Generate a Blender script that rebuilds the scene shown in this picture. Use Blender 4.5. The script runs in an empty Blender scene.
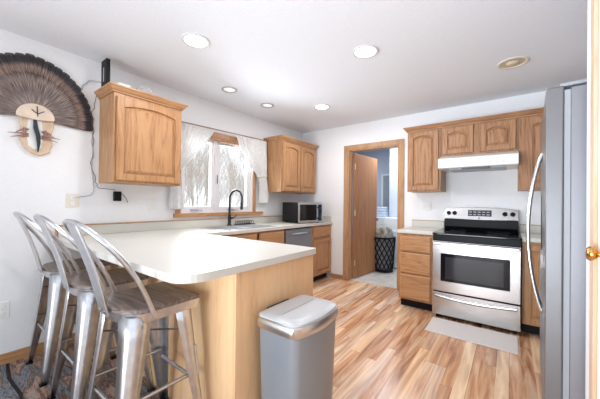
import bpy, bmesh, math, random
from mathutils import Vector, Matrix
random.seed(7)
S = bpy.context.scene
COL = S.collection
PI = math.pi

# ------------------------------------------------------------------ camera
YAW, PITCH, ROLL = math.radians(36.802), math.radians(0.328), math.radians(0.6546)
FPX, CX, CY, CH = 279.22, 301.183, 201.453, 1.2158
cam_d = bpy.data.cameras.new('camera'); cam = bpy.data.objects.new('camera', cam_d); COL.objects.link(cam)
F = Vector((-math.sin(YAW)*math.cos(PITCH), math.cos(YAW)*math.cos(PITCH), math.sin(PITCH)))
R = Vector((math.cos(YAW), math.sin(YAW), 0)); U = R.cross(F)
R2 = R*math.cos(ROLL)+U*math.sin(ROLL); U2 = R2.cross(F)
M = Matrix((R2, U2, -F)).transposed().to_4x4(); M.translation = Vector((0, 0, CH))
cam.matrix_world = M
cam_d.sensor_width = 36; cam_d.lens = FPX*36/600
cam_d.shift_x = -(CX-300)/600; cam_d.shift_y = (CY-199.5)/600
cam_d.clip_start = .02
S.camera = cam

# ------------------------------------------------------------------ world, light, exposure
S.view_settings.view_transform = 'Standard'; S.view_settings.look = 'None'
S.view_settings.gamma = 1; S.view_settings.use_curve_mapping = False
S.view_settings.exposure = 0.29
w = bpy.data.worlds.new('sky'); S.world = w; w.use_nodes = True
bg = w.node_tree.nodes['Background']; bg.inputs[0].default_value = (.86, .93, 1, 1); bg.inputs[1].default_value = 1.3
def area(name, loc, rot, sx, sy, power, col=(1, 1, 1)):
    l = bpy.data.lights.new(name, 'AREA'); l.shape = 'RECTANGLE'; l.size = sx; l.size_y = sy; l.energy = power; l.color = col
    o = bpy.data.objects.new(name, l); COL.objects.link(o); o.location = loc; o.rotation_euler = rot
    return o
area('rear_fill_light', (-.9, -6.0, 1.3), (math.radians(93), 0, 0), 5.0, 2.4, 34, (.92, .96, 1))  # unseen fill lamp added behind the camera to brighten the kitchen
cb_ = area('ceiling_fill_light', (-1.1, -2.6, .6), (math.radians(115), 0, math.radians(-18)), 2.0, 1.4, 50, (.80, .90, 1)); cb_.data.spread = math.radians(90)  # added lamp behind the camera, aimed upward to lift the ceiling
area('kitchen_window_light', (-3.2, 2.2, 1.6), (0, math.radians(-90), 0), .9, 1.0, 45, (.88, .94, 1))
area('laundry_light', (-1.7, 5.0, 2.42), (0, 0, 0), .5, .5, 26, (.80, .89, 1))

# ------------------------------------------------------------------ materials
MATS = {}
def new_mat(name):
    m = bpy.data.materials.new(name); m.use_nodes = True; MATS[name] = m
    return m, m.node_tree.nodes, m.node_tree.links, m.node_tree.nodes['Principled BSDF']
def flat(name, c, rough=.5, metal=0, noise=0, nscale=20, bump=0, emit=0, spec=.5, coat=0, alpha=1, trans=0, ior=1.45):
    m, N, L, P = new_mat(name)
    P.inputs['Base Color'].default_value = (*c, 1); P.inputs['Roughness'].default_value = rough
    P.inputs['Metallic'].default_value = metal; P.inputs['Specular IOR Level'].default_value = spec
    P.inputs['Coat Weight'].default_value = coat; P.inputs['Transmission Weight'].default_value = trans
    P.inputs['IOR'].default_value = ior; P.inputs['Alpha'].default_value = alpha
    if emit: P.inputs['Emission Color'].default_value = (*c, 1); P.inputs['Emission Strength'].default_value = emit
    tc = N.new('ShaderNodeTexCoord'); n = N.new('ShaderNodeTexNoise'); n.inputs['Scale'].default_value = nscale
    n.inputs['Detail'].default_value = 6
    L.new(tc.outputs['Object'], n.inputs['Vector'])
    r = N.new('ShaderNodeValToRGB'); k = noise
    r.color_ramp.elements[0].position = .3; r.color_ramp.elements[1].position = .7
    r.color_ramp.elements[0].color = (*[x*(1-k) for x in c], 1); r.color_ramp.elements[1].color = (*[min(1, x*(1+k*.6)) for x in c], 1)
    L.new(n.outputs['Fac'], r.inputs['Fac']); L.new(r.outputs['Color'], P.inputs['Base Color'])
    if bump:
        b = N.new('ShaderNodeBump'); b.inputs['Strength'].default_value = bump; b.inputs['Distance'].default_value = .01
        L.new(n.outputs['Fac'], b.inputs['Height']); L.new(b.outputs['Normal'], P.inputs['Normal'])
    return m
def oak(name, axis, lo, mid, hi, rough=.38, fine=1.0, spec=.35):
    m, N, L, P = new_mat(name)
    tc = N.new('ShaderNodeTexCoord')
    oi = N.new('ShaderNodeObjectInfo'); ad = N.new('ShaderNodeVectorMath'); ad.operation = 'ADD'
    mp = N.new('ShaderNodeMapping'); sc = [1, 1, 1]; sc[axis] = .09; mp.inputs['Scale'].default_value = sc
    sx = N.new('ShaderNodeVectorMath'); sx.operation = 'SCALE'; sx.inputs[3].default_value = 7.0
    cmb = N.new('ShaderNodeCombineXYZ'); L.new(oi.outputs['Random'], cmb.inputs[0]); L.new(oi.outputs['Random'], cmb.inputs[1]); L.new(oi.outputs['Random'], cmb.inputs[2])
    L.new(cmb.outputs[0], sx.inputs[0]); L.new(tc.outputs['Object'], ad.inputs[0]); L.new(sx.outputs[0], ad.inputs[1])
    L.new(ad.outputs[0], mp.inputs['Vector'])
    n1 = N.new('ShaderNodeTexNoise'); n1.inputs['Scale'].default_value = 7; n1.inputs['Detail'].default_value = 2; n1.inputs['Distortion'].default_value = .6
    L.new(mp.outputs[0], n1.inputs['Vector'])
    mu = N.new('ShaderNodeMath'); mu.operation = 'MULTIPLY'; mu.inputs[1].default_value = 11*fine; L.new(n1.outputs['Fac'], mu.inputs[0])
    fr = N.new('ShaderNodeMath'); fr.operation = 'PINGPONG'; fr.inputs[1].default_value = .5; L.new(mu.outputs[0], fr.inputs[0])
    n2 = N.new('ShaderNodeTexNoise'); n2.inputs['Scale'].default_value = 120; n2.inputs['Detail'].default_value = 4
    L.new(mp.outputs[0], n2.inputs['Vector'])
    mx = N.new('ShaderNodeMath'); mx.operation = 'MULTIPLY_ADD'; mx.inputs[1].default_value = .9
    L.new(n2.outputs['Fac'], mx.inputs[0]); L.new(fr.outputs[0], mx.inputs[2])
    r = N.new('ShaderNodeValToRGB'); e = r.color_ramp.elements
    e[0].position = .30; e[0].color = (*lo, 1); e[1].position = .95; e[1].color = (*hi, 1)
    q = e.new(.55); q.color = (*mid, 1)
    L.new(mx.outputs[0], r.inputs['Fac']); L.new(r.outputs['Color'], P.inputs['Base Color'])
    P.inputs['Roughness'].default_value = rough; P.inputs['Specular IOR Level'].default_value = spec
    return m
OL, OM, OH = (.31, .15, .066), (.44, .225, .104), (.51, .285, .138)
oak('oak_v', 2, OL, OM, OH, fine=.75); oak('oak_x', 0, OL, OM, OH); oak('oak_y', 1, OL, OM, OH)
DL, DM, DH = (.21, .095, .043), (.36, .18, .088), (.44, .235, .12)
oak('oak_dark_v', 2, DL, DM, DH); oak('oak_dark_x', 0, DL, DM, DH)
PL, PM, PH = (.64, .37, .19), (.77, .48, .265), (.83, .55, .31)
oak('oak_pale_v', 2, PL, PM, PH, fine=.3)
oak('door_veneer', 2, (.33, .14, .062), (.39, .175, .08), (.44, .21, .10), fine=.5, spec=.12)
oak('oak_trim', 2, (.33, .17, .08), (.46, .26, .135), (.52, .31, .165), fine=.5)
oak('closet_veneer', 2, (.62, .42, .28), (.72, .50, .34), (.80, .58, .42), fine=.6)
oak('seat_wood', 0, (.07, .055, .05), (.15, .115, .10), (.24, .19, .17), rough=.35)
flat('wall_paint', (.86, .865, .88), .75, noise=.02, nscale=60, bump=.05)
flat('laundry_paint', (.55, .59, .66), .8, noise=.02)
flat('ceiling_paint', (.83, .86, .91), .9, noise=.03, nscale=90, bump=.12)
flat('counter', (.66, .645, .60), .32, noise=.05, nscale=180)
flat('backsplash', (.63, .62, .56), .4, noise=.05, nscale=180)
flat('white_enamel', (.85, .85, .83), .3)
flat('white_plastic', (.82, .82, .80), .4)
flat('cream_plastic', (.78, .74, .64), .4)
flat('vinyl_white', (.75, .73, .74), .4)
flat('black', (.008, .008, .010), .4, spec=.18)
flat('black_matte', (.014, .013, .014), .6, spec=.25)
flat('black_glass', (.006, .006, .009), .07, spec=.4)
flat('oven_glass', (.035, .035, .04), .08)
flat('grey_dark', (.10, .10, .11), .45)
flat('dish_grey', (.30, .30, .31), .3, metal=.6)
flat('brass', (.70, .42, .14), .22, metal=1)
flat('satin_brass', (.72, .60, .38), .35, metal=1)
flat('toe', (.008, .009, .012), .5, spec=.2)
flat('bronze', (.035, .03, .03), .35, metal=.6)
flat('lamp_on', (1, .98, .95), .5, emit=9)
flat('lamp_dim', (.75, .73, .72), .5, emit=.5)
flat('lamp_off', (.62, .54, .42), .4)
flat('trim_ring', (.74, .73, .73), .4)
flat('trim_grey', (.46, .45, .45), .4)
flat('mat_cream', (.70, .66, .64), .7, noise=.03)
flat('curtain', (.90, .89, .88), .85, noise=.10, nscale=26)
flat('cloth_blue', (.55, .62, .72), .9, noise=.1)
flat('clear', (1, 1, 1), .02, trans=1, ior=1.12)
flat('ground', (.42, .38, .33), .9, noise=.3, nscale=3)
flat('bark', (.66, .58, .51), .9, noise=.3, nscale=14)
flat('plaque', (.70, .52, .37), .5, noise=.12, nscale=24)
flat('plaque_pale', (.75, .62, .50), .5, noise=.12, nscale=24)
flat('beard', (.03, .035, .05), .6, noise=.3, nscale=80)
flat('spur', (.36, .20, .18), .6, noise=.2, nscale=60)
flat('display', (.05, .055, .06), .15)
flat('cord_grey', (.20, .21, .22), .5)
flat('cord_white', (.42, .44, .46), .5)
flat('grey_plastic', (.36, .38, .41), .35, noise=.02)
def steel(name, c, rough, axis, amt=.1, bump=.03):
    m, N, L, P = new_mat(name); P.inputs['Metallic'].default_value = 1
    tc = N.new('ShaderNodeTexCoord'); mp = N.new('ShaderNodeMapping'); s = [160, 160, 160]; s[axis] = 2; mp.inputs['Scale'].default_value = s
    n = N.new('ShaderNodeTexNoise'); n.inputs['Scale'].default_value = 1; n.inputs['Detail'].default_value = 3
    L.new(tc.outputs['Object'], mp.inputs['Vector']); L.new(mp.outputs[0], n.inputs['Vector'])
    r = N.new('ShaderNodeValToRGB'); r.color_ramp.elements[0].position = .25; r.color_ramp.elements[1].position = .75
    r.color_ramp.elements[0].color = (*[x*(1-amt) for x in c], 1); r.color_ramp.elements[1].color = (*c, 1)
    L.new(n.outputs['Fac'], r.inputs['Fac']); L.new(r.outputs['Color'], P.inputs['Base Color'])
    P.inputs['Roughness'].default_value = rough
    b = N.new('ShaderNodeBump'); b.inputs['Strength'].default_value = bump; b.inputs['Distance'].default_value = .002
    L.new(n.outputs['Fac'], b.inputs['Height']); L.new(b.outputs['Normal'], P.inputs['Normal'])
    return m
steel('steel_x', (.60, .59, .59), .24, 0); steel('steel_y', (.72, .72, .72), .28, 1); steel('steel_z', (.68, .69, .71), .22, 2)
flat('fridge_steel', (.20, .20, .208), .38, metal=.6, noise=.02)
steel('can_steel', (.60, .61, .63), .3, 0)
flat('galvanised', (.60, .61, .64), .30, metal=1, noise=.14, nscale=28)
flat('galvanised_dark', (.36, .36, .37), .3, metal=1, noise=.3, nscale=28)
flat('fridge_side', (.27, .27, .29), .42, metal=.55, noise=.02)
flat('trash_body', (.27, .295, .33), .32, metal=.3, noise=.02)
flat('trash_lid', (.50, .52, .54), .3, noise=.01)

def floor_mat():
    m, N, L, P = new_mat('laminate')
    tc = N.new('ShaderNodeTexCoord'); sp = N.new('ShaderNodeSeparateXYZ'); L.new(tc.outputs['Object'], sp.inputs[0])
    def mth(op, a, b=None, c=None):
        n = N.new('ShaderNodeMath'); n.operation = op
        for i, v in enumerate((a, b, c)):
            if v is None: continue
            if isinstance(v, (int, float)): n.inputs[i].default_value = v
            else: L.new(v, n.inputs[i])
        return n.outputs[0]
    xs = mth('DIVIDE', sp.outputs[0], .075); ix = mth('FLOOR', xs)
    wn = N.new('ShaderNodeTexWhiteNoise'); wn.noise_dimensions = '1D'; L.new(ix, wn.inputs['W'])
    ys = mth('ADD', mth('DIVIDE', sp.outputs[1], 1.05), mth('MULTIPLY', wn.outputs['Value'], 7.3)); iy = mth('FLOOR', ys)
    wn2 = N.new('ShaderNodeTexWhiteNoise'); wn2.noise_dimensions = '2D'
    cb = N.new('ShaderNodeCombineXYZ'); L.new(ix, cb.inputs[0]); L.new(iy, cb.inputs[1]); L.new(cb.outputs[0], wn2.inputs['Vector'])
    r = N.new('ShaderNodeValToRGB'); e = r.color_ramp.elements; r.color_ramp.interpolation = 'CONSTANT'
    cols = [(.0, (.50, .235, .11)), (.16, (.78, .50, .28)), (.30, (.33, .14, .07)), (.44, (.64, .43, .31)), (.58, (.90, .69, .46)), (.72, (.55, .26, .12)), (.86, (.70, .55, .45))]
    e[0].position = 0; e[0].color = (*cols[0][1], 1); e[1].position = cols[1][0]; e[1].color = (*cols[1][1], 1)
    for p_, c_ in cols[2:]:
        q = e.new(p_); q.color = (*c_, 1)
    L.new(wn2.outputs['Value'], r.inputs['Fac'])
    # streaky grain, shifted per strip
    mp = N.new('ShaderNodeMapping'); mp.inputs['Scale'].default_value = (17, 1.3, 1)
    off = N.new('ShaderNodeVectorMath'); off.operation = 'ADD'; sc = N.new('ShaderNodeVectorMath'); sc.operation = 'SCALE'; sc.inputs[3].default_value = 9
    L.new(wn2.outputs['Color'], sc.inputs[0]); L.new(tc.outputs['Object'], off.inputs[0]); L.new(sc.outputs[0], off.inputs[1]); L.new(off.outputs[0], mp.inputs['Vector'])
    n = N.new('ShaderNodeTexNoise'); n.inputs['Scale'].default_value = 1.0; n.inputs['Detail'].default_value = 5; n.inputs['Distortion'].default_value = 1.2
    L.new(mp.outputs[0], n.inputs['Vector'])
    r2 = N.new('ShaderNodeValToRGB'); g = r2.color_ramp.elements
    g[0].position = .34; g[0].color = (.24, .10, .055, 1); g[1].position = .66; g[1].color = (.98, .77, .54, 1)
    q = g.new(.48); q.color = (.66, .37, .205, 1)
    L.new(n.outputs['Fac'], r2.inputs['Fac'])
    mx = N.new('ShaderNodeMix'); mx.data_type = 'RGBA'; mx.inputs[0].default_value = .5
    L.new(r.outputs['Color'], mx.inputs[6]); L.new(r2.outputs['Color'], mx.inputs[7])
    # seams
    fx = mth('FRACT', xs); fx3 = mth('FRACT', mth('DIVIDE', sp.outputs[0], .225)); fy = mth('FRACT', ys)
    s1 = mth('LESS_THAN', fx3, .016); s2 = mth('LESS_THAN', fy, .004)
    s = mth('MULTIPLY', mth('MAXIMUM', s1, s2), .5)
    mx2 = N.new('ShaderNodeMix'); mx2.data_type = 'RGBA'; mx2.inputs[7].default_value = (.2, .1, .06, 1)
    L.new(s, mx2.inputs[0]); L.new(mx.outputs[2], mx2.inputs[6])
    L.new(mx2.outputs[2], P.inputs['Base Color']); P.inputs['Roughness'].default_value = .27
floor_mat()
def tile_mat():
    m, N, L, P = new_mat('vinyl_tile')
    tc = N.new('ShaderNodeTexCoord'); b = N.new('ShaderNodeTexBrick'); b.offset = 0
    b.inputs['Scale'].default_value = 1; b.inputs['Brick Width'].default_value = .3; b.inputs['Row Height'].default_value = .3; b.inputs['Mortar Size'].default_value = .003
    b.inputs['Color1'].default_value = (.66, .62, .55, 1); b.inputs['Color2'].default_value = (.56, .53, .48, 1); b.inputs['Mortar'].default_value = (.45, .43, .4, 1)
    L.new(tc.outputs['Object'], b.inputs['Vector'])
    n = N.new('ShaderNodeTexNoise'); n.inputs['Scale'].default_value = 9; n.inputs['Detail'].default_value = 5; L.new(tc.outputs['Object'], n.inputs['Vector'])
    mx = N.new('ShaderNodeMix'); mx.data_type = 'RGBA'; mx.blend_type = 'OVERLAY'; mx.inputs[0].default_value = .5
    L.new(b.outputs['Color'], mx.inputs[6]); L.new(n.outputs['Fac'], mx.inputs[7]); L.new(mx.outputs[2], P.inputs['Base Color'])
    P.inputs['Roughness'].default_value = .35
tile_mat()
def rug_mat():
    m, N, L, P = new_mat('rug')
    tc = N.new('ShaderNodeTexCoord'); mp = N.new('ShaderNodeMapping'); mp.inputs['Scale'].default_value = (1.7, 9, 1); mp.inputs['Rotation'].default_value = (0, 0, .15)
    L.new(tc.outputs['Object'], mp.inputs['Vector'])
    v = N.new('ShaderNodeTexNoise'); v.inputs['Scale'].default_value = 1.1; v.inputs['Detail'].default_value = 8; v.inputs['Roughness'].default_value = .72; v.inputs['Distortion'].default_value = 1.4
    L.new(mp.outputs[0], v.inputs['Vector'])
    r = N.new('ShaderNodeValToRGB'); e = r.color_ramp.elements
    pts = [(.30, (.035, .04, .055)), (.40, (.13, .16, .20)), (.46, (.27, .27, .28)), (.50, (.06, .05, .06)), (.55, (.36, .20, .13)), (.61, (.40, .35, .31)), (.68, (.10, .12, .15)), (.78, (.38, .17, .08))]
    e[0].position = pts[0][0]; e[0].color = (*pts[0][1], 1); e[1].position = pts[1][0]; e[1].color = (*pts[1][1], 1)
    for p_, c_ in pts[2:]:
        q = e.new(p_); q.color = (*c_, 1)
    L.new(v.outputs['Fac'], r.inputs['Fac']); L.new(r.outputs['Color'], P.inputs['Base Color']); P.inputs['Roughness'].default_value = .95
    n = N.new('ShaderNodeTexNoise'); n.inputs['Scale'].default_value = 300
    b = N.new('ShaderNodeBump'); b.inputs['Strength'].default_value = .4; b.inputs['Distance'].default_value = .003
    L.new(n.outputs['Fac'], b.inputs['Height']); L.new(b.outputs['Normal'], P.inputs['Normal'])
rug_mat()
def feather_mat(name, stops, streak=.5):
    m, N, L, P = new_mat(name)   # banding follows each feather's length (distance from the quill base)
    tc = N.new('ShaderNodeTexCoord'); ln = N.new('ShaderNodeVectorMath'); ln.operation = 'LENGTH'; L.new(tc.outputs['Object'], ln.inputs[0])
    sp = N.new('ShaderNodeSeparateXYZ'); L.new(tc.outputs['Object'], sp.inputs[0])
    at = N.new('ShaderNodeMath'); at.operation = 'ARCTAN2'; L.new(sp.outputs[2], at.inputs[0]); L.new(sp.outputs[1], at.inputs[1])
    cb = N.new('ShaderNodeCombineXYZ'); L.new(at.outputs[0], cb.inputs[0]); L.new(ln.outputs['Value'], cb.inputs[1])
    mpp = N.new('ShaderNodeMapping'); mpp.inputs['Scale'].default_value = (26, 5, 1); L.new(cb.outputs[0], mpp.inputs['Vector'])
    n = N.new('ShaderNodeTexNoise'); n.inputs['Scale'].default_value = 1; n.inputs['Detail'].default_value = 6; n.inputs['Roughness'].default_value = .75; L.new(mpp.outputs[0], n.inputs['Vector'])
    ma = N.new('ShaderNodeMath'); ma.operation = 'MULTIPLY_ADD'; ma.inputs[1].default_value = .14*streak; al = N.new('ShaderNodeAttribute'); al.attribute_name = 'along'; L.new(n.outputs['Fac'], ma.inputs[0]); L.new(al.outputs['Fac'], ma.inputs[2])
    sc = N.new('ShaderNodeMath'); sc.operation = 'MULTIPLY'; sc.inputs[1].default_value = .95; L.new(ma.outputs[0], sc.inputs[0])
    r = N.new('ShaderNodeValToRGB'); e = r.color_ramp.elements
    e[0].position = stops[0][0]; e[0].color = (*stops[0][1], 1); e[1].position = stops[1][0]; e[1].color = (*stops[1][1], 1)
    for p_, c_ in stops[2:]:
        q = e.new(p_); q.color = (*c_, 1)
    L.new(sc.outputs[0], r.inputs['Fac'])
    n2 = N.new('ShaderNodeTexNoise'); n2.inputs['Scale'].default_value = 2.2; n2.inputs['Detail'].default_value = 5; L.new(mpp.outputs[0], n2.inputs['Vector'])
    rr_ = N.new('ShaderNodeValToRGB'); rr_.color_ramp.elements[0].position = .36; rr_.color_ramp.elements[1].position = .68; L.new(n2.outputs['Fac'], rr_.inputs['Fac'])
    mx = N.new('ShaderNodeMix'); mx.data_type = 'RGBA'; mx.blend_type = 'OVERLAY'; mx.inputs[0].default_value = .75
    L.new(r.outputs['Color'], mx.inputs[6]); L.new(rr_.outputs['Color'], mx.inputs[7]); L.new(mx.outputs[2], P.inputs['Base Color'])
    P.inputs['Roughness'].default_value = .7
feather_mat('feather_long', [(.0, (.14, .105, .09)), (.3, (.22, .165, .145)), (.6, (.16, .11, .095)), (.80, (.24, .16, .13)), (.865, (.03, .026, .03)), (.94, (.02, .018, .022)), (.985, (.12, .09, .08))])
feather_mat('feather_short', [(.0, (.24, .20, .185)), (.35, (.28, .22, .20)), (.6, (.17, .13, .12)), (.85, (.24, .18, .16)), (.97, (.12, .09, .085))])
def glass_mat():
    m, N, L, P = new_mat('pane_glass')
    t = N.new('ShaderNodeBsdfTransparent'); g = N.new('ShaderNodeBsdfGlossy'); g.inputs['Roughness'].default_value = .02
    mx = N.new('ShaderNodeMixShader'); fr = N.new('ShaderNodeFresnel'); fr.inputs[0].default_value = 1.3
    L.new(fr.outputs[0], mx.inputs[0]); L.new(t.outputs[0], mx.inputs[1]); L.new(g.outputs[0], mx.inputs[2])
    L.new(mx.outputs[0], N['Material Output'].inputs[0])
glass_mat()
def curtain_mat():
    m = MATS['curtain']; N, L = m.node_tree.nodes, m.node_tree.links; P = N['Principled BSDF']
    t = N.new('ShaderNodeBsdfTranslucent'); t.inputs[0].default_value = (.9, .9, .9, 1)
    mx = N.new('ShaderNodeMixShader'); mx.inputs[0].default_value = .18
    L.new(P.outputs[0], mx.inputs[1]); L.new(t.outputs[0], mx.inputs[2]); L.new(mx.outputs[0], N['Material Output'].inputs[0])
curtain_mat()
def frosted_mat():
    m, N, L, P = new_mat('frosted')
    t = N.new('ShaderNodeBsdfTransparent'); P.inputs['Base Color'].default_value = (.85, .87, .88, 1); P.inputs['Roughness'].default_value = .2
    mx = N.new('ShaderNodeMixShader'); lw = N.new('ShaderNodeLayerWeight'); lw.inputs[0].default_value = .25
    L.new(lw.outputs['Facing'], mx.inputs[0]); L.new(t.outputs[0], mx.inputs[1]); L.new(P.outputs[0], mx.inputs[2]); L.new(mx.outputs[0], N['Material Output'].inputs[0])
frosted_mat()

# ------------------------------------------------------------------ helpers
def V(*a): return Vector(a)
class MB:
    def __init__(s): s.bm = bmesh.new()
    def box(s, x0, x1, y0, y1, z0, z1):
        v = [s.bm.verts.new((x, y, z)) for x in (x0, x1) for y in (y0, y1) for z in (z0, z1)]
        for f in ((0, 1, 3, 2), (4, 6, 7, 5), (0, 4, 5, 1), (2, 3, 7, 6), (0, 2, 6, 4), (1, 5, 7, 3)):
            s.bm.faces.new([v[i] for i in f])
        return s
    def loft(s, loops, cap=True, closed=True):
        rows = [[s.bm.verts.new(p) for p in l] for l in loops]
        n = len(rows[0])
        for a, b in zip(rows, rows[1:]):
            for i in range(n if closed else n-1):
                j = (i+1) % n
                try: s.bm.faces.new((a[i], a[j], b[j], b[i]))
                except ValueError: pass
        if cap and closed:
            s.bm.faces.new(rows[0][::-1]); s.bm.faces.new(rows[-1])
        return s
    def tube(s, pts, r, n=8, cap=True):
        pts = [Vector(p) for p in pts]; rr = r if isinstance(r, (list, tuple)) else [r]*len(pts)
        loops = []; prev = None
        for i, p in enumerate(pts):
            d = (pts[min(i+1, len(pts)-1)]-pts[max(i-1, 0)]).normalized()
            if prev is None:
                a = V(0, 0, 1) if abs(d.z) < .9 else V(1, 0, 0)
                u = d.cross(a).normalized()
            else: u = (prev-d*prev.dot(d)).normalized()
            prev = u; q = d.cross(u)
            loops.append([p+(u*math.cos(2*PI*k/n)+q*math.sin(2*PI*k/n))*rr[i] for k in range(n)])
        return s.loft(loops, cap)
    def lathe(s, prof, c=(0, 0, 0), n=24, axis='z', cap=True):
        loops = []
        for r, h in prof:
            l = []
            for k in range(n):
                a = 2*PI*k/n; x, y = r*math.cos(a), r*math.sin(a)
                p = (x, y, h) if axis == 'z' else ((h, x, y) if axis == 'x' else (y, h, x))
                l.append(Vector(c)+Vector(p))
            loops.append(l)
        return s.loft(loops, cap)
    def prism(s, poly, fn, w0, w1):
        return s.loft([[fn(a, b, w0) for a, b in poly], [fn(a, b, w1) for a, b in poly]])
    def build(s, name, mat, parent=None, bevel=0, smooth=False, seg=2, angle=40):
        bm = s.bm
        if parent is not None and 'rot' not in parent: 
            bmesh.ops.translate(bm, verts=bm.verts, vec=-parent.location)
        bmesh.ops.recalc_face_normals(bm, faces=bm.faces)
        me = bpy.data.meshes.new(name); bm.to_mesh(me); bm.free()
        o = bpy.data.objects.new(name, me); COL.objects.link(o)
        if mat: me.materials.append(MATS[mat])
        if parent is not None: o.parent = parent
        if bevel:
            b = o.modifiers.new('bevel', 'BEVEL'); b.width = bevel; b.segments = seg; b.limit_method = 'ANGLE'; b.angle_limit = math.radians(angle)
        if smooth:
            for p in me.polygons: p.use_smooth = True
            if not bevel:
                try: me.set_sharp_from_angle(angle=math.radians(50))
                except Exception: pass
        return o
def tag(o, label, cat, group=None, kind=None):
    o['label'] = label; o['category'] = cat
    if group: o['group'] = group
    if kind: o['kind'] = kind
    return o
def thing(name, loc, label, cat, group=None):
    o = bpy.data.objects.new(name, None); COL.objects.link(o); o.location = loc; o.empty_display_size = .1
    return tag(o, label, cat, group)
def struct(o):
    o['kind'] = 'structure'; return o
def copy_tree(o, parent=None):
    c = o.copy(); COL.objects.link(c)
    if parent is not None: c.parent = parent
    for ch in list(o.children): copy_tree(ch, c)
    return c
def mapper(org, u, w):
    org, u, w = Vector(org), Vector(u), Vector(w)
    return lambda a, b, c: org+u*a+V(0, 0, 1)*b+w*c
def arch_poly(u0, u1, v0, v1, rise, n=12):
    """rectangle whose top edge bows up by rise in the middle"""
    p = [(u0, v0), (u1, v0)]
    for i in range(n+1):
        t = i/n; a = u1+(u0-u1)*t
        p.append((a, v1-rise+rise*math.sin(PI*t)**.8 if rise else v1))
    return p
def panel_door(fn, W, H, mv, mh, parent, name='door', arch=.035, st=.055, raised=True):
    """frame-and-raised-panel oak door in the local frame fn(u,v,w)"""
    fn0 = fn; fn = lambda a, b, c: fn0(a, b, c+.002)
    m = MB(); T = .023
    def bx(a0, a1, b0, b1, c0, c1): m.prism([(a0, b0), (a1, b0), (a1, b1), (a0, b1)], fn, c0, c1)
    bx(0, W, 0, H, 0, .006)
    bx(0, st, 0, H, .0055, T); bx(W-st, W, 0, H, .0055, T); bx(st, W-st, 0, st, .0055, T)
    n = 12; top = [(W-st, H), (st, H)]
    for i in range(n+1):
        t = i/n; a = st+(W-2*st)*t
        top.append((a, H-st-arch+arch*math.sin(PI*t)**.8 if arch else H-st))
    m.prism(top, fn, .0055, T)
    d = m.build(name, mv, parent, bevel=.003)
    p = MB(); g = .010; b = .024
    o_ = arch_poly(st+g, W-st-g, st+g, H-st-g, arch); i_ = arch_poly(st+g+b, W-st-g-b, st+g+b, H-st-g-b, arch*.9)
    p.loft([[fn(a, c, .006) for a, c in o_], [fn(a, c, .008) for a, c in o_], [fn(a, c, .021) for a, c in i_]])
    bm = p.bm
    bmesh.ops.translate(bm, verts=bm.verts, vec=-parent.location) if 'rot' not in parent else None
    bmesh.ops.recalc_face_normals(bm, faces=bm.faces)
    me = bpy.data.meshes.new('raised_panel'); bm.to_mesh(me); bm.free(); me.materials.append(MATS[mv])
    q = bpy.data.objects.new('raised_panel', me); COL.objects.link(q); q.parent = d
    return d
def drawer_front(fn, u0, u1, v0, v1, mat, parent, name='drawer'):
    m = MB(); e = .012
    m.loft([[fn(a, b, 0) for a, b in ((u0, v0), (u1, v0), (u1, v1), (u0, v1))], [fn(a, b, .012) for a, b in ((u0, v0), (u1, v0), (u1, v1), (u0, v1))],
            [fn(a, b, .02) for a, b in ((u0+e, v0+e), (u1-e, v0+e), (u1-e, v1-e), (u0+e, v1-e))]])
    return m.build(name, mat, parent)
def crown(fn, W, D, z0, z1, mat, parent, left=True, right=True, back_l=None):
    """moulding swept round front and exposed sides; fn(u, z, w) with w out of the front, cabinet depth D"""
    prof = [(0, z0), (.010, z0), (.012, z0+.012), (.022, z0+.018), (.038, z1-.016), (.045, z1-.013), (.045, z1), (.0, z1)]
    loops = []
    for o, z in prof:
        l = []
        a = -o if left else 0; b = W+o if right else W
        l = [fn(a, z, -D), fn(a, z, o), fn(b, z, o), fn(b, z, -D)]
        loops.append(l)
    m = MB(); m.loft(loops, cap=True)
    return m.build('crown_moulding', mat, parent)

H = 2.46; WX = -2.976; SY = 3.992; RX = .27
# ------------------------------------------------------------------ room shell
struct(MB().box(WX-.15, 1.1, -3.2, SY+.06, -.1, 0).build('floor', 'laminate'))
struct(MB().box(WX-.15, -.3, SY+.06, 6.35, -.1, 0).build('floor_laundry', 'vinyl_tile'))
struct(MB().box(WX-.15, 1.1, -3.2, SY+.12, H, H+.1).build('ceiling', 'ceiling_paint'))
struct(MB().box(WX-.15, -.3, SY+.12, 6.35, H, H+.1).build('ceiling_laundry', 'ceiling_paint'))
wy0, wy1, wz0, wz1 = 1.70, 2.80, 1.085, 2.03      # window opening
m = MB(); m.box(WX-.15, WX, -3.2, wy0, 0, H); m.box(WX-.15, WX, wy1, SY+.12, 0, H); m.box(WX-.15, WX, wy0, wy1, 0, wz0); m.box(WX-.15, WX, wy0, wy1, wz1, H)
struct(m.build('wall_left', 'wall_paint'))
dx0, dx1, dz = -2.06, -1.262, 2.062
m = MB(); m.box(WX, dx0, SY, SY+.12, 0, H); m.box(dx1, 1.1, SY, SY+.12, 0, H); m.box(dx0, dx1, SY, SY+.12, dz, H)
struct(m.build('wall_back', 'wall_paint'))
cy0, cy1 = .74, 1.535      # closet door in the right wall
m = MB(); m.box(RX, RX+.12, cy0-.10, cy0, 0, H); m.box(RX, RX+.12, cy1, 1.742, 0, H); m.box(RX, RX+.12, cy0, cy1, 2.05, H)
struct(m.build('wall_right', 'wall_paint'))
struct(MB().box(RX+.12, 1.1, 1.622, 1.742, 0, H).build('wall_alcove', 'wall_paint'))
struct(MB().box(.98, 1.1, 1.742, SY, 0, H).build('wall_fridge', 'wall_paint'))
struct(MB().box(WX, WX+.014, -3.2, .905, .0, .085).build('baseboard_left', 'oak_y', bevel=.003))
struct(MB().box(-2.36, dx0-.075, SY-.013, SY, 0, .07).build('baseboard_back', 'oak_x', bevel=.003))
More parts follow.
